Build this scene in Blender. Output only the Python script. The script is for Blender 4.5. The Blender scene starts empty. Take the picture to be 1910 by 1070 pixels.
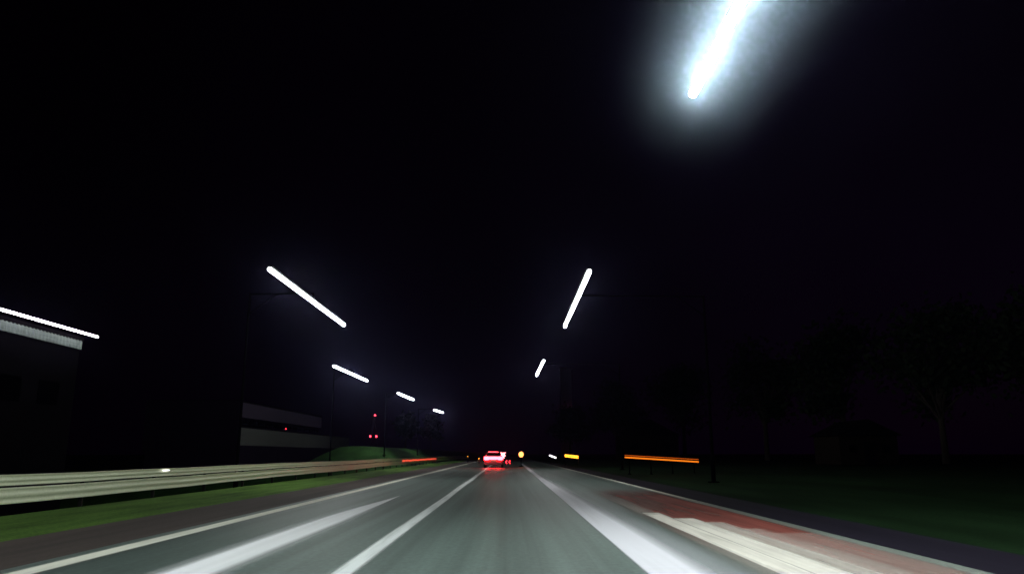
import bpy, bmesh, math, random
from mathutils import Vector, Matrix
random.seed(7)
S = bpy.context.scene
COL = S.collection

# ------------------------------------------------------------------ camera
cam = bpy.data.cameras.new("camera")
cam.sensor_width = 36.0
cam.lens = 1400 / 1910 * 36.0
cam.clip_start = 0.05
cam.clip_end = 5000
cam.dof.use_dof = True
cam.dof.focus_distance = 3.2
cam.dof.aperture_fstop = 9.0
co = bpy.data.objects.new("camera", cam)
COL.objects.link(co)
co.location = (0, 0, 1.3)
co.rotation_euler = (math.radians(90 + 12.524), 0, math.radians(-0.335))
S.camera = co

# ------------------------------------------------------------------ night sky
W = bpy.data.worlds.new("World")
S.world = W
W.use_nodes = True
nt = W.node_tree
bg = nt.nodes["Background"]
sky = nt.nodes.new("ShaderNodeTexSky")
sky.sky_type = 'NISHITA'
sky.sun_disc = False
sky.sun_elevation = math.radians(-4)
sky.sun_rotation = math.radians(60)
mx = nt.nodes.new("ShaderNodeMix")
mx.data_type = 'RGBA'
mx.blend_type = 'MIX'
mx.inputs[0].default_value = 0.9
mx.inputs[7].default_value = (0.050, 0.003, 0.085, 1)
nt.links.new(sky.outputs[0], mx.inputs[6])
nt.links.new(mx.outputs[2], bg.inputs[0])
# glow of the town low in the night sky, darker towards the zenith
tc = nt.nodes.new("ShaderNodeTexCoord")
sx = nt.nodes.new("ShaderNodeSeparateXYZ")
mr = nt.nodes.new("ShaderNodeMapRange")
mr.inputs[1].default_value = 0.0; mr.inputs[2].default_value = 0.55; mr.inputs[3].default_value = 0.028; mr.inputs[4].default_value = 0.010
nt.links.new(tc.outputs["Generated"], sx.inputs[0])
nt.links.new(sx.outputs["Z"], mr.inputs[0])
ma = nt.nodes.new("ShaderNodeMapRange")          # more of it over the town on the right
ma.inputs[1].default_value = -0.5; ma.inputs[2].default_value = 0.6; ma.inputs[3].default_value = 0.35; ma.inputs[4].default_value = 1.2
nt.links.new(sx.outputs["X"], ma.inputs[0])
nz = nt.nodes.new("ShaderNodeTexNoise"); nz.inputs["Scale"].default_value = 2.2; nz.inputs["Detail"].default_value = 3
nt.links.new(tc.outputs["Generated"], nz.inputs[0])
m1 = nt.nodes.new("ShaderNodeMath"); m1.operation = 'MULTIPLY'
m2 = nt.nodes.new("ShaderNodeMath"); m2.operation = 'MULTIPLY'
m3 = nt.nodes.new("ShaderNodeMath"); m3.operation = 'MULTIPLY'; m3.inputs[1].default_value = 2.0
nt.links.new(mr.outputs[0], m1.inputs[0]); nt.links.new(ma.outputs[0], m1.inputs[1])
nt.links.new(nz.outputs[0], m3.inputs[0]); nt.links.new(m1.outputs[0], m2.inputs[0]); nt.links.new(m3.outputs[0], m2.inputs[1])
nt.links.new(m2.outputs[0], bg.inputs[1])

S.view_settings.view_transform = 'Standard'
S.view_settings.look = 'None'
S.view_settings.exposure = 0.0
S.view_settings.gamma = 1.0
S.render.engine = 'CYCLES'
S.cycles.use_denoising = True
S.cycles.max_bounces = 6
S.cycles.volume_bounces = 0
S.cycles.sample_clamp_indirect = 4.0

# ------------------------------------------------------------------ materials
def mat(name, col, rough=0.8, metal=0.0, noise=0.0, scale=(1, 1, 1), spec=0.3, bump=0.0, fine=0.0):
    m = bpy.data.materials.new(name)
    m.use_nodes = True
    t = m.node_tree
    b = t.nodes["Principled BSDF"]
    b.inputs["Base Color"].default_value = (*col, 1)
    b.inputs["Roughness"].default_value = rough
    b.inputs["Metallic"].default_value = metal
    b.inputs["Specular IOR Level"].default_value = spec
    if noise:
        g = t.nodes.new("ShaderNodeNewGeometry")
        mp = t.nodes.new("ShaderNodeMapping")
        mp.inputs["Scale"].default_value = scale
        n = t.nodes.new("ShaderNodeTexNoise")
        n.inputs["Scale"].default_value = 1
        n.inputs["Detail"].default_value = 5
        n.inputs["Roughness"].default_value = 0.6
        r = t.nodes.new("ShaderNodeMapRange")
        r.inputs[1].default_value = 0.3
        r.inputs[2].default_value = 0.7
        r.inputs[3].default_value = 1 - noise
        r.inputs[4].default_value = 1 + noise
        v = t.nodes.new("ShaderNodeVectorMath")
        v.operation = 'SCALE'
        v.inputs[0].default_value = col
        t.links.new(g.outputs["Position"], mp.inputs[0])
        t.links.new(mp.outputs[0], n.inputs[0])
        t.links.new(n.outputs[0], r.inputs[0])
        last = r.outputs[0]
        if fine:
            n2 = t.nodes.new("ShaderNodeTexNoise")
            n2.inputs["Scale"].default_value = 14
            n2.inputs["Detail"].default_value = 3
            t.links.new(g.outputs["Position"], n2.inputs[0])
            r2 = t.nodes.new("ShaderNodeMapRange")
            r2.inputs[1].default_value = 0.3
            r2.inputs[2].default_value = 0.7
            r2.inputs[3].default_value = 1 - fine
            r2.inputs[4].default_value = 1 + fine
            t.links.new(n2.outputs[0], r2.inputs[0])
            mu = t.nodes.new("ShaderNodeMath")
            mu.operation = 'MULTIPLY'
            t.links.new(last, mu.inputs[0])
            t.links.new(r2.outputs[0], mu.inputs[1])
            last = mu.outputs[0]
        t.links.new(last, v.inputs[3])
        t.links.new(v.outputs[0], b.inputs["Base Color"])
        if bump:
            bp = t.nodes.new("ShaderNodeBump")
            bp.inputs["Strength"].default_value = bump
            bp.inputs["Distance"].default_value = 0.03
            t.links.new(n.outputs[0], bp.inputs["Height"])
            t.links.new(bp.outputs[0], b.inputs["Normal"])
    return m

def emit(name, col, strength):
    m = bpy.data.materials.new(name)
    m.use_nodes = True
    t = m.node_tree
    b = t.nodes["Principled BSDF"]
    b.inputs["Base Color"].default_value = (*[min(c, 0.8) for c in col], 1)
    b.inputs["Emission Color"].default_value = (*col, 1)
    b.inputs["Emission Strength"].default_value = strength
    return m

def paint(name, col, soft=0.35, scale=(9, 0.35, 1)):
    """worn road paint: coverage comes from the strip's wear attribute broken up by drawn-out noise"""
    m = bpy.data.materials.new(name)
    m.use_nodes = True
    t = m.node_tree
    b = t.nodes["Principled BSDF"]
    b.inputs["Base Color"].default_value = (*col, 1)
    b.inputs["Roughness"].default_value = 0.75
    b.inputs["Specular IOR Level"].default_value = 0.2
    at = t.nodes.new("ShaderNodeAttribute")
    at.attribute_name = "cover"
    g = t.nodes.new("ShaderNodeNewGeometry")
    mp = t.nodes.new("ShaderNodeMapping")
    mp.inputs["Scale"].default_value = scale
    n = t.nodes.new("ShaderNodeTexNoise")
    n.inputs["Scale"].default_value = 1
    n.inputs["Detail"].default_value = 4
    r = t.nodes.new("ShaderNodeMapRange")
    r.inputs[1].default_value = 0.3
    r.inputs[2].default_value = 0.7
    r.inputs[3].default_value = -soft
    r.inputs[4].default_value = soft * 0.4
    # cover + noise * cover*(something): keep 0 at 0
    mu = t.nodes.new("ShaderNodeMath"); mu.operation = 'MULTIPLY'
    ad = t.nodes.new("ShaderNodeMath"); ad.operation = 'ADD'; ad.use_clamp = True
    t.links.new(g.outputs["Position"], mp.inputs[0])
    t.links.new(mp.outputs[0], n.inputs[0])
    t.links.new(n.outputs[0], r.inputs[0])
    t.links.new(r.outputs[0], mu.inputs[0])
    t.links.new(at.outputs["Fac"], mu.inputs[1])
    t.links.new(mu.outputs[0], ad.inputs[0])
    t.links.new(at.outputs["Fac"], ad.inputs[1])
    t.links.new(ad.outputs[0], b.inputs["Alpha"])
    return m

M = {
    'asphalt': mat('asphalt', (0.070, 0.096, 0.086), 0.55, noise=0.42, scale=(2.4, 0.03, 1), spec=0.4, fine=0.22),
    'shoulder': mat('shoulder', (0.055, 0.040, 0.036), 0.9, noise=0.3, scale=(2.5, 0.10, 1), fine=0.15),
    'gutter': mat('gutter', (0.008, 0.006, 0.012), 0.9, spec=0.08, noise=0.25, scale=(3, 0.12, 1)),
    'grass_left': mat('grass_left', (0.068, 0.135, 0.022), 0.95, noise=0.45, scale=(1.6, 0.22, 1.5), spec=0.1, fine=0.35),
    'grass_bank': mat('grass_bank', (0.020, 0.050, 0.014), 0.95, noise=0.5, scale=(.5, .12, 1.5), spec=0.05, fine=0.3),
    'unlit_dark': mat('unlit_dark', (0.0025, 0.0028, 0.0016), 0.95, noise=0.45, scale=(.6, .3, 1.5), spec=0.02, fine=0.35),  # near-black: the unlit darkness behind the rail is put into the colour
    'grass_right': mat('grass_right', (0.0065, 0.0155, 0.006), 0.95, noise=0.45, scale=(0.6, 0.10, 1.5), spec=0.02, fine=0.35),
    'steel': mat('steel', (0.66, 0.69, 0.50), 0.5, metal=0.3, noise=0.12, scale=(3, 0.15, 8), spec=0.5, fine=0.06),
    'post_steel': mat('post_steel', (0.02, 0.02, 0.018), 0.6, metal=0.5),
    'pole': mat('pole', (0.0012, 0.0012, 0.0014), 0.95, noise=0.2, scale=(8, 8, 1), spec=0.0),
    'housing': mat('housing', (0.01, 0.01, 0.012), 0.8, spec=0.1),
    'fascia': mat('fascia', (0.16, 0.20, 0.19), 0.7, noise=0.25, scale=(2, 0.4, 9)),
    'wall_dark': mat('wall_dark', (0.0015, 0.001, 0.002), 0.9, spec=0.03, noise=0.3, scale=(.5, .5, .5)),
    'end_shade': mat('end_shade', (0.010, 0.006, 0.014), 0.9, spec=0.03, noise=0.2, scale=(.5, .5, .5)),  # near-black: shade put into the colour
    'glass_dark': mat('glass_dark', (0.0008, 0.0008, 0.001), 0.9, spec=0.0),
    'cladding': mat('cladding', (0.040, 0.026, 0.052), 0.8, noise=0.2, scale=(.3, .06, .3)),
    'render_pale': mat('render_pale', (0.085, 0.085, 0.08), 0.85, noise=0.2, scale=(.3, .06, .6)),
    'brick': mat('brick', (0.010, 0.007, 0.005), 0.9, spec=0.05, noise=0.3, scale=(1, 1, 3)),
    'roof': mat('roof', (0.004, 0.003, 0.005), 0.9, spec=0.03, noise=0.3, scale=(1, 1, 1)),
    'concrete': mat('concrete', (0.50, 0.36, 0.55), 0.9, noise=0.2, scale=(.2, .2, .05)),
    'leaves': mat('leaves', (0.012, 0.020, 0.009), 0.9, noise=0.4, scale=(.8, .8, .8), spec=0.1),
    'bark': mat('bark', (0.03, 0.022, 0.018), 0.95, noise=0.3, scale=(4, 4, 1)),
    'car_paint': mat('car_paint', (0.42, 0.10, 0.12), 0.35, metal=0.3, noise=0.05, scale=(1, 1, 1), spec=0.6),
    'rubber': mat('rubber', (0.012, 0.012, 0.012), 0.9),
    'rim': mat('rim', (0.35, 0.35, 0.36), 0.4, metal=0.8),
    'plate': mat('plate', (0.6, 0.58, 0.4), 0.6),
    'board': mat('board', (0.03, 0.028, 0.03), 0.7),
    'streak': emit('streak', (0.90, 1.0, 0.97), 290),
    'streak_weak': emit('streak_weak', (0.92, 1.0, 0.97), 115),
    'streak_weakest': emit('streak_weakest', (0.95, 1.0, 0.97), 68),
    'wall_tube': emit('wall_tube', (1.0, 0.95, 0.98), 14),
    'brake': emit('brake', (1.0, 0.011, 0.016), 70),
    'brake_bar': emit('brake_bar', (1.0, 0.07, 0.10), 6),
    'red_lamp': emit('red_lamp', (1.0, 0.03, 0.06), 14),
    'red_small': emit('red_small', (1.0, 0.03, 0.05), 5),
    'red_glow_strip': emit('red_glow_strip', (1.0, 0.10, 0.05), 1.3),
    'red_dim': emit('red_dim', (1.0, 0.02, 0.05), 1.5),
    'pink_lamp': emit('pink_lamp', (1.0, 0.30, 0.33), 7),
    'amber_near': emit('amber_near', (1.0, 0.22, 0.01), 1.1),
    'amber_near_dim': emit('amber_near_dim', (1.0, 0.16, 0.008), 0.38),
    'amber_far': emit('amber_far', (1.0, 0.42, 0.03), 3.2),
    'beacon': emit('beacon', (1.0, 0.33, 0.08), 3.5),
    'white_glow': emit('white_glow', (0.95, 0.95, 1.0), 3.0),
    'paint_white': paint('paint_white', (0.58, 0.56, 0.61), 0.14, scale=(5, .12, 1)),
    'paint_arrow': paint('paint_arrow', (0.86, 0.85, 0.88), 0.14, scale=(5, .12, 1)),
    'paint_lane': paint('paint_lane', (0.62, 0.64, 0.64), 0.3),
    'paint_edge': paint('paint_edge', (0.80, 0.78, 0.68), 0.2),
    'paint_cream': paint('paint_cream', (0.56, 0.52, 0.47), 0.3),
    'paint_red': paint('paint_red', (0.19, 0.046, 0.036), 0.5, scale=(3, 0.12, 1)),
}

def scatter(name, col, dens, g):
    m = bpy.data.materials.new(name); m.use_nodes = True
    t = m.node_tree
    t.nodes.remove(t.nodes["Principled BSDF"])
    pv = t.nodes.new("ShaderNodeVolumePrincipled")
    pv.inputs["Color"].default_value = (*col, 1)
    pv.inputs["Density"].default_value = dens
    pv.inputs["Anisotropy"].default_value = g
    t.links.new(pv.outputs[0], t.nodes["Material Output"].inputs["Volume"])
    return m
M['lamp_halo'] = scatter('lamp_halo', (0.66, 0.84, 1.0), 0.06, 0.2)
_t = M['lamp_halo'].node_tree          # added glow volume: density fades outward to shape the lamp's halo
HALO_R, HALO_L = 1.95, 6.5
def _math(op, a, b=None):
    n = _t.nodes.new("ShaderNodeMath"); n.operation = op
    for k, v in ((0, a), (1, b)):
        if v is None: continue
        if isinstance(v, (int, float)): n.inputs[k].default_value = v
        else: _t.links.new(v, n.inputs[k])
    return n.outputs[0]
_c = _t.nodes.new("ShaderNodeTexCoord")
_s = _t.nodes.new("ShaderNodeSeparateXYZ"); _t.links.new(_c.outputs["Object"], _s.inputs[0])
_x = _math('MAXIMUM', _math('SUBTRACT', _math('ABSOLUTE', _s.outputs[0]), HALO_L), 0.0)
_d2 = _math('ADD', _math('ADD', _math('MULTIPLY', _x, _x), _math('MULTIPLY', _s.outputs[1], _s.outputs[1])), _math('MULTIPLY', _s.outputs[2], _s.outputs[2]))
_f = _math('MAXIMUM', _math('SUBTRACT', 1.0, _math('DIVIDE', _math('SQRT', _d2), HALO_R)), 0.0)
_t.links.new(_math('MULTIPLY', _math('POWER', _f, 3.0), 0.054), _t.nodes["Principled Volume"].inputs["Density"])
M['haze'] = scatter('haze', (0.48, 0.46, 1.0), 0.00026, 0.93)

# ------------------------------------------------------------------ helpers
def link(name, bm, m, parent=None, smooth=False):
    me = bpy.data.meshes.new(name)
    bmesh.ops.recalc_face_normals(bm, faces=bm.faces)
    bm.to_mesh(me)
    bm.free()
    me.materials.append(M[m])
    if smooth:
        for p in me.polygons: p.use_smooth = True
    o = bpy.data.objects.new(name, me)
    COL.objects.link(o)
    if parent: o.parent = parent
    return o

def tag(o, label=None, cat=None, group=None, kind=None):
    if label: o['label'] = label
    if cat: o['category'] = cat
    if group: o['group'] = group
    if kind: o['kind'] = kind
    return o

def thing(name, loc, label, cat, group=None, rz=0):
    o = bpy.data.objects.new(name, None)
    COL.objects.link(o)
    o.empty_display_size = 0.3
    o.location = loc
    o.rotation_euler = (0, 0, rz)
    return tag(o, label, cat, group)

def copy_thing(root, loc, rz, label):
    r = root.copy(); COL.objects.link(r)
    r.location = loc; r.rotation_euler = (0, 0, rz); r['label'] = label
    for ch in list(root.children):
        c = ch.copy(); COL.objects.link(c); c.parent = r
        for g in list(ch.children):
            d = g.copy(); COL.objects.link(d); d.parent = c
    return r

def box(bm, c, s, rot=None, bevel=0.0):
    b2 = bmesh.new()
    bmesh.ops.create_cube(b2, size=1)
    for v in b2.verts:
        v.co = Vector((v.co.x * s[0], v.co.y * s[1], v.co.z * s[2]))
    if bevel:
        bmesh.ops.bevel(b2, geom=b2.edges[:], offset=bevel, segments=2, affect='EDGES')
    mtx = Matrix.Translation(c) @ (rot if rot else Matrix.Identity(4))
    b2.transform(mtx)
    me = bpy.data.meshes.new("tmp"); b2.to_mesh(me); b2.free()
    bm.from_mesh(me); bpy.data.meshes.remove(me)
    return bm

def cyl(bm, a, b, r1, r2=None, seg=16):
    a = Vector(a); b = Vector(b)
    r2 = r1 if r2 is None else r2
    d = b - a
    q = d.to_track_quat('Z', 'Y').to_matrix().to_4x4()
    b2 = bmesh.new()
    bmesh.ops.create_cone(b2, cap_ends=True, segments=seg, radius1=r1, radius2=r2, depth=d.length)
    b2.transform(Matrix.Translation((a + b) / 2) @ q)
    me = bpy.data.meshes.new("tmp"); b2.to_mesh(me); b2.free()
    bm.from_mesh(me); bpy.data.meshes.remove(me)
    return bm

def sphere(bm, c, r, seg=12, sq=(1, 1, 1)):
    b2 = bmesh.new()
    bmesh.ops.create_uvsphere(b2, u_segments=seg, v_segments=seg // 2 + 2, radius=r)
    b2.transform(Matrix.Translation(c) @ Matrix.Diagonal((*sq, 1)))
    me = bpy.data.meshes.new("tmp"); b2.to_mesh(me); b2.free()
    bm.from_mesh(me); bpy.data.meshes.remove(me)
    return bm

def sm(t):
    t = max(0.0, min(1.0, t))
    return t * t * (3 - 2 * t)

# ------------------------------------------------------------------ ground and road
def ground_z(x, y):
    z = 0.0
    if x < -10.8:
        far = sm((y - 80) / 16)
        z += -4.5 * sm((-10.8 - x) / 4.5) * (1 - far)
        z += (-0.5 * sm((-10.8 - x) / 0.8) + 2.75 * sm((-12.0 - x) / 5.5) - 3.0 * sm((-20 - x) / 8)) * far
    if x > 7.2:
        z += 0.25 * sm((x - 7.2) / 12)
    return z

def sheet(name, xs, ys, zf, m, label=None):
    bm = bmesh.new()
    rows = [[bm.verts.new((x, y, zf(x, y))) for x in xs] for y in ys]
    for j in range(len(ys) - 1):
        for i in range(len(xs) - 1):
            bm.faces.new((rows[j][i], rows[j][i + 1], rows[j + 1][i + 1], rows[j + 1][i]))
    o = link(name, bm, m, smooth=True)
    tag(o, kind='structure')
    return o

YS = [-40, -10] + [i * 4 for i in range(0, 90)] + [420, 520, 700, 1000, 1600, 2600]
XSL = [-1600, -600, -200, -90, -50, -36, -30, -26, -23, -21, -19.5, -18, -17, -16, -15, -14, -13.2, -12.3, -11.6, -11.2, -10.9, -10.7, -9, -6.5, -3, 0]
XSR = [0, 3, 6, 7.2, 9, 11, 13, 16, 19, 25, 40, 80, 200, 600, 1600]
XV = [x for x in XSL if x >= -10.9]
XB = [x for x in XSL if x <= -10.9]
sheet('grass_verge', XV, YS, ground_z, 'grass_left')
sheet('rough_ground', XB, [y for y in YS if y <= 72], ground_z, 'unlit_dark')
sheet('grass_bank', XB, [y for y in YS if y >= 72], ground_z, 'grass_bank')
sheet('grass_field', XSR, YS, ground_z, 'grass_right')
RY = [-40, 0, 20, 40, 80, 120, 200, 300, 420]
sheet('road', [-5.75, 0, 5.38], RY, lambda x, y: 0.012, 'asphalt')
sheet('road_shoulder', [-7.65, -6.7, -5.75], RY, lambda x, y: 0.008, 'shoulder')
sheet('road_gutter', [5.38, 6.2, 6.75], RY, lambda x, y: 0.008, 'gutter')

# ------------------------------------------------------------------ markings
def strip(name, ys, prof, m, z=0.016, endfade=None, cx=None):
    """prof: list of (x, cover); cx(y) shifts; endfade(y) multiplies cover"""
    bm = bmesh.new()
    lay = bm.verts.layers.float_color.new("cover")
    rows = []
    for y in ys:
        k = endfade(y) if endfade else 1.0
        row = []
        for x, c in prof:
            w = 1.0
            px = x
            if cx:
                s, w = cx(y)
                px = s + x * w
            v = bm.verts.new((px, y, z))
            cc = c * k
            v[lay] = (cc, cc, cc, 1)
            row.append(v)
        rows.append(row)
    for a, b in zip(rows, rows[1:]):
        for i in range(len(prof) - 1):
            bm.faces.new((a[i], a[i + 1], b[i + 1], b[i]))
    me = bpy.data.meshes.new(name)
    bm.to_mesh(me); bm.free()
    me.materials.append(M[m])
    o = bpy.data.objects.new(name, me)
    COL.objects.link(o)
    return tag(o, kind='structure')

def rng(a, b, n): return [a + (b - a) * i / n for i in range(n + 1)]

strip('edge_line', rng(2, 160, 60), [(-.19, 0), (-.12, 1), (.12, 1), (.19, 0)], 'paint_edge', cx=lambda y: (-5.38, 1))
strip('lane_line', rng(2, 120, 80), [(-.15, 0), (-.085, 1), (.085, 1), (.15, 0)], 'paint_lane',
      cx=lambda y: (-1.82 - 0.0010 * y + 0.02 * math.sin(y * 0.35) * min(1, y / 40), 1))
strip('exit_lane_line', rng(2, 105, 70), [(-.05, 0), (0.0, 1), (.50, 1), (.64, .60), (.78, .30), (1.02, .17), (1.22, 0)], 'paint_white',
      cx=lambda y: (1.56 + .0020 * y, 1 - 0.55 * sm((y - 8) / 40)))
strip('edge_line', rng(2, 90, 40), [(-.10, 0), (-.05, .9), (.05, .9), (.10, 0)], 'paint_edge',
      cx=lambda y: (5.26, 1), endfade=lambda y: 0.12 + 0.88 * sm((y - 18) / 12))
strip('arrow_stroke', rng(2, 24.6, 40), [(-.50, 0), (-.30, .35), (-.20, 1), (.24, 1), (.34, .35), (.50, 0)], 'paint_arrow',
      cx=lambda y: (-3.55 + 0.15 * sm((y - 16) / 9), max(0.04, 1 - ((max(y, 15.5) - 15.5) / 9.1) ** 1.3)), endfade=lambda y: 1 - 0.3 * sm((y - 16) / 9))
strip('red_surface', rng(2, 30, 24), [(2.75, 0), (3.05, .45), (3.5, .9), (5.05, .95), (5.2, 0)], 'paint_red', z=0.014,
      endfade=lambda y: (1 - sm((y - 23) / 7)) * (0.55 + 0.45 * sm((y - 8) / 6)))
H = 'paint_cream'
def bar(x0, x1, y1, c, s=0.05, tail=0.25):
    strip('hatch_bar', rng(2, y1 - tail, 12) + rng(y1 - tail, y1, 3)[1:], [(x0 - s, 0), (x0, c), (x1, c), (x1 + s, 0)], H,
          z=bar.z, endfade=lambda y: 1 - sm((y - (y1 - tail)) / tail) * 1.0)
    bar.z += 0.0015
bar.z = 0.019
bar(3.02, 3.36, 17.6, 1.0)
bar(3.40, 3.78, 16.1, .98)
bar(3.80, 4.08, 15.2, .50, .12)
bar(4.07, 4.33, 13.9, .30, .2)
bar(4.45, 4.95, 13.1, .17, .3)
strip('hatch_bar', rng(16.8, 27, 16), [(2.86, 0), (3.00, .32), (3.18, .32), (3.35, 0)], H, z=0.030,
      endfade=lambda y: 1 - sm((y - 18) / 9))
strip('hatch_bar', rng(2, 17, 16), [(2.55, 0), (2.9, .22), (3.02, .30), (3.05, 0)], H, z=0.033,
      endfade=lambda y: 1 - sm((y - 8) / 8))

# ------------------------------------------------------------------ guard rail
def guard_rail():
    t = thing('guard_rail', (-10.8, 0, 0), 'long two beam steel guard rail on posts along the left grass verge', 'guard rail')
    def beam(z0, z1, name):
        bm = bmesh.new()
        n = 9
        ys = [-6] + rng(0, 176, 88)
        prof = []
        for i in range(n):
            s = i / (n - 1)
            prof.append((0.022 * math.cos(s * math.pi * 4), z0 + (z1 - z0) * s))
        rows = []
        for y in ys:
            bend = 0.0 if y < 120 else (y - 120) ** 2 * 0.0006
            dz = 0.012 * math.sin(y * 0.21) + 0.006 * math.sin(y * 0.9)
            rows.append([bm.verts.new((x + bend, y, z + dz)) for x, z in prof])
        for a, b in zip(rows, rows[1:]):
            for i in range(n - 1):
                bm.faces.new((a[i], a[i + 1], b[i + 1], b[i]))
        o = link(name, bm, 'steel', t, smooth=True)
        sd = o.modifiers.new('thickness', 'SOLIDIFY'); sd.thickness = 0.006; sd.offset = 0
        return o
    beam(0.635, 0.865, 'upper_beam')
    beam(0.25, 0.59, 'lower_beam')
    bm = bmesh.new()
    box(bm, (-.13, 0, 0.39), (0.10, 0.055, 0.88), bevel=.004)
    box(bm, (-.06, 0, 0.75), (0.05, 0.14, 0.12))
    box(bm, (-.06, 0, 0.41), (0.05, 0.14, 0.16))
    p0 = link('post', bm, 'post_steel', t)
    for k in range(1, 44):
        p = p0.copy(); COL.objects.link(p); p.parent = t
        y = k * 4
        p.location = (0.0 if y < 120 else (y - 120) ** 2 * 0.0006, y, 0)
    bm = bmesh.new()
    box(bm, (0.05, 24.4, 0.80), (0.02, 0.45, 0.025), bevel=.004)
    link('reflector', bm, 'white_glow', t)  # the reflector's glint is put in as emission
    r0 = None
    for k in range(14):  # added glowing strips imitating red light reflected on the rail
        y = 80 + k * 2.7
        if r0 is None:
            bm = bmesh.new(); box(bm, (0.055, 0, 0.60), (0.02, 1.9, 0.13), bevel=.006); r0 = link('red_glow_strip', bm, 'red_glow_strip', t)
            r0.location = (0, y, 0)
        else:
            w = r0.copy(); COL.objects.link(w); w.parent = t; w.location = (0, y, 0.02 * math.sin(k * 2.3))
guard_rail()

# ------------------------------------------------------------------ street lamps
TR_ = 0.075
def street_lamp(a, b, z, pole_x, label, group, lamp_halo=False):
    """a, b: ends of the long glowing lamp streak (x, y); pole_x: where the pole stands"""
    a = Vector((a[0], a[1], z)); b = Vector((b[0], b[1], z))
    mid = (a + b) / 2
    base = Vector((pole_x, mid.y, 0))
    gz = ground_z(base.x, base.y)
    t = thing('street_lamp', (base.x, base.y, gz), label, 'street lamp', group)
    L = lambda v: Vector(v) - Vector((base.x, base.y, gz))
    top = z + 0.42
    bm = bmesh.new()
    cyl(bm, (0, 0, -0.3), (0, 0, top - gz), 0.08, 0.045)
    cyl(bm, (0, 0, 0), (0, 0, 1.2), 0.10, 0.095)
    box(bm, (0, 0, 0.03), (0.42, 0.42, 0.06), bevel=.01)
    link('pole', bm, 'pole', t)
    bm = bmesh.new()
    d = 1 if mid.x > base.x else -1
    cyl(bm, (0, 0, top - gz - 0.06), L((mid.x, mid.y, top)), 0.035, 0.03)
    cyl(bm, (0, 0, top - gz - 1.0), L((base.x + 1.3 * d, mid.y, top - 0.03)), 0.025)
    cyl(bm, L((mid.x, mid.y, top + .02)), L((mid.x, mid.y, z + 0.2)), 0.035)
    link('arm', bm, 'pole', t)
    bm = bmesh.new()
    dirv = (b - a).normalized()
    ang = math.atan2(dirv.y, dirv.x)
    box(bm, L(mid + Vector((0, 0, 0.125))), ((b - a).length - (5.0 if lamp_halo else -0.1), 0.12 if lamp_halo else 0.22, 0.09), Matrix.Rotation(ang, 4, 'Z'), bevel=.02)
    h = link('lamp_housing', bm, 'housing', t)
    bm = bmesh.new()
    cyl(bm, L(a), L(b), TR_, seg=12)  # lamp drawn out into its long-exposure light streak
    for e in (a, b): sphere(bm, L(e), TR_ * .98, 10)
    link('lamp_streak', bm, 'streak' if lamp_halo else ('streak_weakest' if a.x > 0 or a.y < 50 else 'streak_weak'), h, smooth=True)
    if lamp_halo:
        # added scattering volume that makes the lamp's halo, no part of the fitting
        bm = bmesh.new(); bmesh.ops.create_icosphere(bm, subdivisions=4, radius=HALO_R)
        for v in bm.verts: v.co.x += HALO_L if v.co.x > 1e-4 else (-HALO_L if v.co.x < -1e-4 else 0)
        dd = link('halo_volume', bm, 'lamp_halo', h)
        dd.location = L(mid); dd.rotation_euler = (0, 0, ang)
    return t
R = 'street lamps along the right of the road'
LG = 'street lamps along the left of the road'
street_lamp((3.69, 13.75), (3.71, 0.6), 8.3, 9.4, 'large glaring street lamp high above the road, nearest of all, cut by the top edge', R, True)
street_lamp((3.22, 41.8), (3.22, 28.7), 8.3, 9.4, 'street lamp with long steep white light streak, middle one of the right row', R)
street_lamp((2.66, 68.6), (2.78, 57.7), 8.3, 9.4, 'short steep white street lamp, farthest of the right row and above the distant amber beacon', R)
street_lamp((-9.12, 41.3), (-9.26, 28.4), 8.3, -12.2, 'largest street lamp of the left row with a long slanting white light streak', LG)
street_lamp((-13.8, 73.9), (-14.2, 61.4), 8.3, -15.6, 'slim white street lamp above the right end of the dim pale building', LG)
street_lamp((-12.48, 100.0), (-12.99, 89.8), 8.3, -15.2, 'small white street lamp between the red mast lights and the farthest left lamp', LG)
street_lamp((-11.24, 132.0), (-11.95, 124.0), 8.3, -15.0, 'tiniest and farthest white street lamp of the left row', LG)

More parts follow.
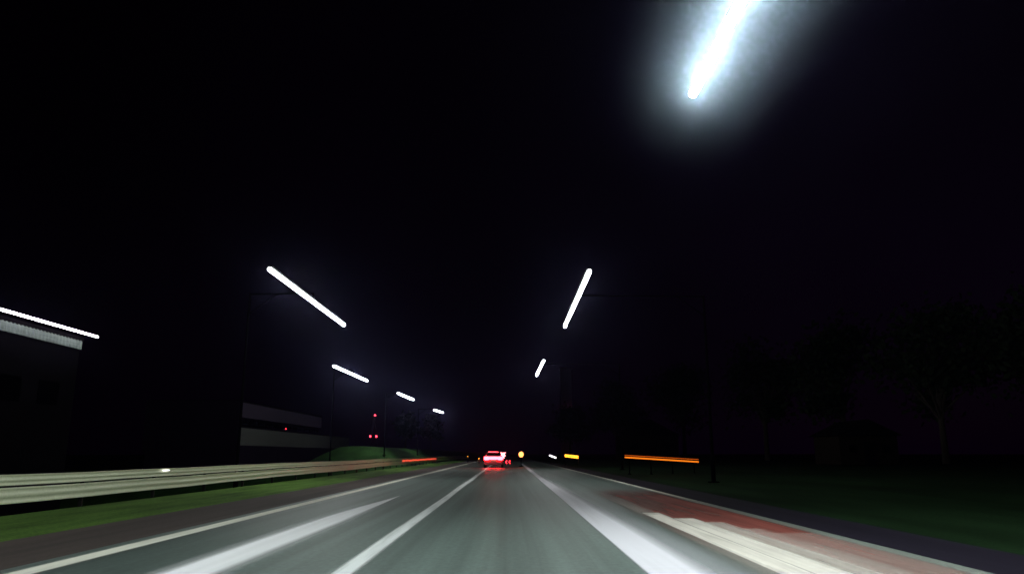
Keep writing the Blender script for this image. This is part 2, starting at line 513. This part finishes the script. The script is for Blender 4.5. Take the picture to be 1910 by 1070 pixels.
# ------------------------------------------------------------------ building with lit roof edge (left)
def lit_building():
    t = thing('flat_roofed_building', (-30, 52.5, -3.2), 'dark flat roofed building with white light strip over pale ribbed fascia', 'building')
    gz = 3.2
    bm = bmesh.new(); box(bm, (-9, -20, (9.0 + gz) / 2 - .2), (18, 40, 9.0 + gz), bevel=.03)
    link('wall', bm, 'wall_dark', t)
    bm = bmesh.new(); box(bm, (-9, -20, 9.15 + gz), (18.3, 40.3, 0.3), bevel=.03)
    link('roof', bm, 'roof', t)
    # fascia of shallow vertical ribs
    bm = bmesh.new()
    n = 400
    for zz in [(8.42, 9.04)]:
        rows = []
        for i in range(n + 1):
            y = 0.05 - 38 * i / n
            x = 0.10 + 0.035 * (1 if (i // 2) % 2 else 0)
            rows.append((bm.verts.new((x, y, zz[0] + gz)), bm.verts.new((x, y, zz[1] + gz))))
        for a, b in zip(rows, rows[1:]):
            bm.faces.new((a[0], b[0], b[1], a[1]))
    link('fascia', bm, 'fascia', t)
    bm = bmesh.new(); cyl(bm, (0.95, 0.35, 9.38 + gz), (0.95, -38, 9.38 + gz), 0.075, seg=12)
    link('light_strip', bm, 'wall_tube', t, smooth=True)
    b0 = None
    for k in range(20):
        if b0 is None:
            bm = bmesh.new(); box(bm, (0.45, -0.3, 9.42 + gz), (0.95, 0.05, 0.06)); b0 = link('strip_bracket', bm, 'roof', t)
        else:
            w = b0.copy(); COL.objects.link(w); w.parent = t; w.location = (0, -2 * k, 0)
    w0 = None
    for k in range(9):
        if w0 is None:
            bm = bmesh.new(); box(bm, (0.01, -3, 5.2 + gz), (0.08, 2.2, 1.5), bevel=.02)
            w0 = link('window', bm, 'glass_dark', t)
        else:
            w = w0.copy(); COL.objects.link(w); w.parent = t; w.location = (0, -4 * k, 0)
lit_building()

# ------------------------------------------------------------------ dim pale building (left middle)
def warehouse():
    t = thing('warehouse', (-60, 170, -2.0 + 4.5), 'dim wide building with violet grey upper cladding above a paler lower storey', 'building')
    t.location = (-34, 96.4, 1.98); t.scale = (.567, .567, .567)
    b0 = 2.5
    def bx_(name, m, x, y0, y1, z0, z1, p=None):
        bm = bmesh.new(); box(bm, (x, (y0 + y1) / 2, (z0 + z1) / 2 - b0), (abs(2 * x) if x else 1, y1 - y0, z1 - z0), bevel=.05)
        return link(name, bm, m, p or t)
    bx_('lower_wall', 'render_pale', -10, 0, 120, 3.2, 7.1)
    bx_('dark_base', 'end_shade', -10.03, -.1, 120.1, -6, 3.2)  # added dark band that keeps the foot of the wall unlit
    up = bx_('upper_wall', 'cladding', -10.3, 0, 76, 9.4, 12.7)
    bx_('roof', 'roof', -10.1, -.3, 76.3, 12.7, 13.1)
    bm = bmesh.new(); box(bm, (-10.2, -.25, 7.3 - b0), (20.8, .4, 11.2), bevel=.03); link('end_shade_slab', bm, 'end_shade', t)  # dark slab added over the end, its shade put into the colour
    bm = bmesh.new(); box(bm, (-10, 60, 7.25 - b0), (20.2, 120.2, .3))
    link('string_course', bm, 'roof', t)
    w0 = None
    for k in range(12):
        if w0 is None:
            bm = bmesh.new(); box(bm, (0.0, 4, 8.3 - b0), (0.2, 4.4, 0.9), bevel=.02)
            w0 = link('window', bm, 'glass_dark', t)
        else:
            w = w0.copy(); COL.objects.link(w); w.parent = t; w.location = (0, k * 6, 0)
    bm = bmesh.new(); sphere(bm, (0.25, 36, 7.9 - b0), 0.16, 10)
    link('red_light', bm, 'red_small', t)
warehouse()

# ------------------------------------------------------------------ masts
def mast(loc, height, label, lamps, name='lattice_mast', w=1.1):
    t = thing(name, loc, label, 'mast')
    bm = bmesh.new()
    for sx in (-1, 1):
        for sy in (-1, 1):
            cyl(bm, (sx * w, sy * w, -.5), (sx * .25, sy * .25, height), 0.07, 0.04, 8)
    n = int(height / 1.6)
    for k in range(n):
        z0 = k * height / n; z1 = (k + 1) * height / n
        f0 = w + (.25 - w) * z0 / height; f1 = w + (.25 - w) * z1 / height
        cyl(bm, (-f0, -f0, z0), (f1, -f1, z1), .025, seg=6)
        cyl(bm, (f0, f0, z0), (-f1, f1, z1), .025, seg=6)
        cyl(bm, (-f0, f0, z0), (-f1, -f1, z1), .025, seg=6)
        cyl(bm, (f0, -f0, z0), (f1, f1, z1), .025, seg=6)
    link('lattice', bm, 'pole', t)
    if any(abs(x) > .5 for x, z, r in lamps):
        bm = bmesh.new(); zz = [z for x, z, r in lamps if abs(x) > .5][0]
        box(bm, (0, -.6, zz - .35), (2.6, .2, .12)); link('cross_arm', bm, 'pole', t)
    for x, z, r in lamps:
        bm = bmesh.new(); sphere(bm, (x, -.6 if abs(x) > .5 else 0, z), r, 10); link('red_light', bm, 'red_lamp', t)
    return t
mast((-43.7, 250, 2.5), 11.0, 'thin dark lattice mast with one red light on top and a red pair lower down', [(0.2, 11.2, .26), (-.95, 4.4, .27), (.95, 4.4, .27)])
def tower():
    t = thing('tower', (23.2, 300, 0), 'tall slim pale tower with one tiny red light behind the dark trees on the right', 'tower')
    bm = bmesh.new(); box(bm, (0, 0, 16.5), (4.2, 4.2, 35), bevel=.15); link('shaft', bm, 'concrete', t)
    bm = bmesh.new(); box(bm, (0, 0, 34.3), (4.8, 4.8, .6), bevel=.1); link('parapet', bm, 'concrete', t)
    bm = bmesh.new(); sphere(bm, (1.2, -2.3, 18.1), .3, 10); link('red_light', bm, 'red_small', t)
tower()

# ------------------------------------------------------------------ vehicle ahead
def loft(bm, secs):
    rows = [[bm.verts.new(p) for p in s] for s in secs]
    for a, b in zip(rows, rows[1:]):
        for i in range(len(a)):
            j = (i + 1) % len(a)
            bm.faces.new((a[i], a[j], b[j], b[i]))
    bm.faces.new(rows[0]); bm.faces.new(rows[-1])

def car(loc, label):
    t = thing('car', loc, label, 'car')
    # y: 0 = rear bumper, grows forward
    def sec(y, z0, z1, hw):
        pts = []
        for x, z in ((-1, .12), (-1, .6), (-.94, .92), (-.82, 1), (.82, 1), (.94, .92), (1, .6), (1, .12), (.9, 0), (-.9, 0)):
            pts.append((x * hw, y, z0 + (z1 - z0) * z))
        return pts
    bm = bmesh.new()
    loft(bm, [sec(0, .42, 1.02, .84), sec(.12, .28, 1.10, .93), sec(.6, .24, 1.12, .96), (sec(2.2, .22, 1.0, .96)), sec(3.3, .24, .95, .95), sec(4.2, .28, .82, .90), sec(4.45, .38, .68, .78)])
    body = link('body', bm, 'car_paint', t, smooth=True)
    bm = bmesh.new()
    def cab(y, z, hw, zb=1.0):
        return [(-hw - .12 * (z > zb + .1), y, zb), (-hw, y, z - .06), (-hw + .1, y, z), (hw - .1, y, z), (hw, y, z - .06), (hw + .12 * (z > zb + .1), y, zb)]
    loft(bm, [cab(.45, 1.12, .80), cab(1.0, 1.45, .66), cab(2.0, 1.48, .66), cab(2.6, 1.40, .64), cab(3.3, 1.04, .74)])
    link('cabin', bm, 'car_paint', t)
    bm = bmesh.new()
    v = [bm.verts.new(p) for p in ((-.70, .50, 1.13), (.70, .50, 1.13), (.58, .945, 1.42), (-.58, .945, 1.42))]
    bm.faces.new(v)
    g = link('rear_window', bm, 'glass_dark', t)
    g.location = (0, -.03, .01)
    for s in (-1, 1):
        bm = bmesh.new(); box(bm, (s * .66, -.03, .88), (.50, .14, .34), bevel=.05); link('brake_light', bm, 'brake', t)
    bm = bmesh.new(); box(bm, (0, -.02, .90), (.84, .10, .28), bevel=.04); link('light_bar', bm, 'brake', t)
    bm = bmesh.new(); box(bm, (-.04, .93, 1.475), (.95, .08, .05), bevel=.015); link('high_brake_light', bm, 'brake_bar', t)
    bm = bmesh.new(); box(bm, (0, -.03, .42), (1.7, .16, .22), bevel=.05); link('bumper', bm, 'car_paint', t)
    bm = bmesh.new(); box(bm, (0, -.055, .66), (.50, .02, .11)); link('licence_plate', bm, 'plate', t)
    for sx in (-1, 1):
        for y in (.85, 3.45):
            bm = bmesh.new(); cyl(bm, (sx * .72, y, .32), (sx * .95, y, .32), .32, seg=20); w = link('wheel', bm, 'rubber', t, smooth=False)
            bm = bmesh.new(); cyl(bm, (sx * .90, y, .32), (sx * .965, y, .32), .19, seg=14); link('rim', bm, 'rim', w)
    return t
car((-1.35, 74, 0.012), 'pale car with its brake lights glaring red and white in the road ahead')

# lit chevrons and chevron shaped light traces ------------------------------------------------------
def chevron(bm, cx, y, cz, w, h, th):
    for s in (-1, 1):
        a = Vector((cx - w / 2, y, cz)); b = Vector((cx + w / 2, y, cz + s * h / 2))
        cyl(bm, a, b, th, seg=8)
def chevron_board(loc, w, h, chevs, m, z, label, rows=1):
    t = thing('chevron_board', loc, label, 'road sign')
    bm = bmesh.new(); box(bm, (0, .05, z), (w, .04, h), bevel=.01); link('panel', bm, 'board', t)
    for s in (-1, 1):
        bm = bmesh.new(); cyl(bm, (s * w * .35, .10, 0), (s * w * .35, .10, z + h * .4), .025, seg=8)
        box(bm, (s * w * .35, .1, .02), (.08, .5, .04)); link('leg', bm, 'pole', t)
    for (cx, cz, cw, ch, th) in chevs:
        bm = bmesh.new(); chevron(bm, cx, 0, cz, cw, ch, th); link('lit_chevron', bm, m, t)
    return t
chevron_board((-.62, 92, 0.012), .95, .85, [(-.22, 1.28, .26, .36, .045), (.02, 1.22, .26, .40, .045), (.26, 1.26, .22, .42, .04), (0.1, .92, .3, .22, .04)], 'pink_lamp', 1.12,
              'dark board with several pinkish lit chevrons pointing left beside the braking car')
chevron_board((0.02, 80, 0.012), .60, .44, [(-.14, .48, .12, .34, .035), (.20, .48, .12, .34, .035)], 'red_small', .48,  # shaken traces of red point lights built as chevrons; the board is added
              'low small added board with two red chevron shaped light traces right of the braking car')

# amber and white lamps ---------------------------------------------
def beacon():
    t = thing('warning_beacon', (1.42, 80, 0.012), 'round orange warning beacon on a short post beyond the thick white line', 'beacon')
    bm = bmesh.new(); cyl(bm, (0, 0, 0), (0, 0, 1.0), .05, .04); box(bm, (0, 0, .04), (.5, .5, .08), bevel=.02); link('post', bm, 'pole', t)
    bm = bmesh.new(); box(bm, (0, .12, 1.25), (.34, .12, .5), bevel=.03); link('lamp_case', bm, 'board', t)
    bm = bmesh.new(); sphere(bm, (0, 0, 1.24), .25, 16, (1, .5, 1.15)); link('lamp_lens', bm, 'beacon', t, smooth=True)
beacon()

def light_streak(name, a, b, light_streaks, label, group=None, dots=False, posts=3):
    """glowing rails from a to b, on an added low barrier. rails: list of (za, zb, radius, material)"""
    t = thing(name, (a[0], a[1], ground_z(a[0], a[1])), label, 'barrier', group)
    A = Vector((0, 0, -ground_z(a[0], a[1]))); B = Vector((b[0] - a[0], b[1] - a[1], -ground_z(a[0], a[1])))
    for za, zb, r, m in light_streaks:
        bm = bmesh.new()
        p = A + Vector((0, 0, za)); q = B + Vector((0, 0, zb))
        if dots:
            n = dots
            for k in range(n):
                c = p.lerp(q, (k + .5) / n)
                box(bm, c, ((q - p).length / n * .82, .06, r * 2), Matrix.Rotation(math.atan2((q - p).y, (q - p).x), 4, 'Z') , bevel=.012)
        else:
            cyl(bm, p, q, r, seg=8)
        link('light_strip', bm, m, t)
    zt = max(r[0] for r in light_streaks)
    for k in range(posts):
        f = .06 + .88 * k / max(1, posts - 1)
        zz = (light_streaks[0][0] * (1 - f) + light_streaks[0][1] * f) - .03
        c = A.lerp(B, f)
        bm = bmesh.new(); cyl(bm, (c.x, c.y + .09, -.1), (c.x, c.y + .09, zz + c.z), .035, seg=8)
        box(bm, (c.x, c.y + .09, 0.03), (.12, .5, .06)); link('post', bm, 'pole', t)
G = 'added barriers with amber light streaks on the right verge'
light_streak('streak_carrier', (7.63, 50), (12.42, 50), [(1.22, .95, .022, 'amber_near_dim'), (1.09, .80, .042, 'amber_near')],
           'long low added barrier carrying two thin amber light streaks on the right grass', G, posts=4)
light_streak('streak_carrier', (6.70, 90), (8.30, 90), [(1.20, 1.03, .07, 'amber_far'), (1.03, .84, .07, 'amber_far')],
           'short added barrier carrying two dotted streaks of bright yellow amber light, farther along the right verge', G, dots=9, posts=2)
light_streak('white_streak', (5.98, 110), (6.95, 110), [(1.12, .76, .10, 'white_glow')],
           'small slanting white light streak on added low posts at the far right edge of the road', posts=2)

def marker(x, y, z, label):
    t = thing('marker_post', (x, y, ground_z(x, y)), label, 'marker post', 'marker posts at the far left road edge')
    bm = bmesh.new(); box(bm, (0, 0, z / 2), (.10, .04, z), bevel=.01); link('post', bm, 'board', t)
    bm = bmesh.new(); box(bm, (0, -.03, z - .06), (.07, .03, .13), Matrix.Rotation(.5, 4, 'Y'), bevel=.005); link('reflector', bm, 'amber_far', t)  # emission stands in for headlight thrown back by the reflector
marker(-6.1, 118, 1.0, 'marker post with tiny glowing amber reflector at the end of the guard rail')
marker(-3.9, 105, .75, 'marker post with tiny glowing amber reflector just left of the braking car')

# ------------------------------------------------------------------ sheds on the right
def house(loc, w, d, h, rh, label):
    t = thing('house', loc, label, 'house')
    bm = bmesh.new(); box(bm, (0, d / 2, h / 2), (w, d, h), bevel=.03); link('wall', bm, 'brick', t)
    bm = bmesh.new()
    e = .4
    pts = [(-w / 2 - e, -e, h), (w / 2 + e, -e, h), (0, -e, h + rh), (-w / 2 - e, d + e, h), (w / 2 + e, d + e, h), (0, d + e, h + rh)]
    v = [bm.verts.new(p) for p in pts]
    for f in ((0, 1, 2), (3, 5, 4), (0, 2, 5, 3), (1, 4, 5, 2), (0, 3, 4, 1)): bm.faces.new([v[i] for i in f])
    link('roof', bm, 'roof', t)
    for x in (-w * .28, w * .28):
        bm = bmesh.new(); box(bm, (x, -.02, h * .55), (w * .16, .10, h * .3), bevel=.01); f = link('window', bm, 'brick', t)
        bm = bmesh.new(); box(bm, (x, -.06, h * .55), (w * .13, .06, h * .25)); link('pane', bm, 'glass_dark', f)
    bm = bmesh.new(); box(bm, (0, -.03, 1.05), (1.0, .10, 2.1), bevel=.01); link('door', bm, 'roof', t)
house((28, 150, .3), 11, 9, 4.5, 3.2, 'dim brown gabled house behind the long amber light streaks')
house((34, 72, .3), 5.5, 6, 2.7, 1.5, 'small dark gabled shed standing alone at far right')

# ------------------------------------------------------------------ trees
def tree(x, y, h, r, seed, label, name='tree', grp='dark trees beyond the right verge', n=4200):
    rd = random.Random(seed)
    gz = ground_z(x, y)
    t = thing(name, (x, y, gz), label, 'tree', grp)
    bm = bmesh.new()
    cyl(bm, (0, 0, -.3), (0, 0, h * .45), h * .024, h * .014, 8)
    cl = []
    for k in range(16):
        a = rd.uniform(0, 6.28); zz = rd.uniform(.38, .95) * h
        rr = r * rd.uniform(.2, .85) * (1 - .65 * max(0, (zz / h - .6) / .4))
        c = Vector((rr * math.cos(a), rr * math.sin(a), zz))
        cl.append((c, r * rd.uniform(.22, .42)))
        cyl(bm, (0, 0, h * rd.uniform(.25, .45)), c, h * .010, h * .003, 6)
    link('trunk', bm, 'bark', t)
    bm = bmesh.new()
    for k in range(n):
        c, cr = cl[rd.randrange(len(cl))]
        d = Vector((rd.gauss(0, 1), rd.gauss(0, 1), rd.gauss(0, .8))) * cr * .62
        p = c + d
        if p.z < h * .22: continue
        s = rd.uniform(.22, .50)
        u = Vector((rd.gauss(0, 1), rd.gauss(0, 1), rd.gauss(0, 1))).normalized()
        w = u.orthogonal().normalized()
        q = u.cross(w)
        vs = [bm.verts.new(p + w * s), bm.verts.new(p + q * s * .6), bm.verts.new(p - w * s), bm.verts.new(p - q * s * .6)]
        bm.faces.new(vs)
    link('crown', bm, 'leaves', t)
TR = [
    (15.5, 190, 12, 5.0, 'leftmost and lowest dark tree at the foot of the pale tower'),
    (25, 175, 17, 6.5, 'dark tree right of the pale tower, second from the left of the row'),
    (37, 160, 20, 8, 'broad dark tree behind the brown gabled house'),
    (44, 130, 20, 8, 'dark tree third in from the road, right of the brown gabled house'),
    (46, 104, 19, 7.5, 'dark tree between the gabled house and the far right shed'),
    (48, 84, 17, 7, 'dark tree behind the small shed on its left side'),
    (55, 74, 18, 7.5, 'dark tree at the far right edge behind the small shed'),
]
for i, (x, y, h, r, lb) in enumerate(TR): tree(x, y, h, r, 100 + i, lb)
tree(-21, 158, 7, 3.2, 300, 'small dark tree above the green bank left of the farthest lamps', grp='dark trees on the left bank', n=1600)
tree(-19, 190, 8, 3.4, 301, 'dark tree at the end of the green bank beside the far lamps', grp='dark trees on the left bank', n=1600)

# ------------------------------------------------------------------ haze
bm = bmesh.new(); box(bm, (0, 160, 16), (150, 400, 42))
me = bpy.data.meshes.new('haze'); bm.to_mesh(me); bm.free()
hz = bpy.data.objects.new('haze', me); COL.objects.link(hz)
me.materials.append(M['haze'])
tag(hz, kind='stuff')
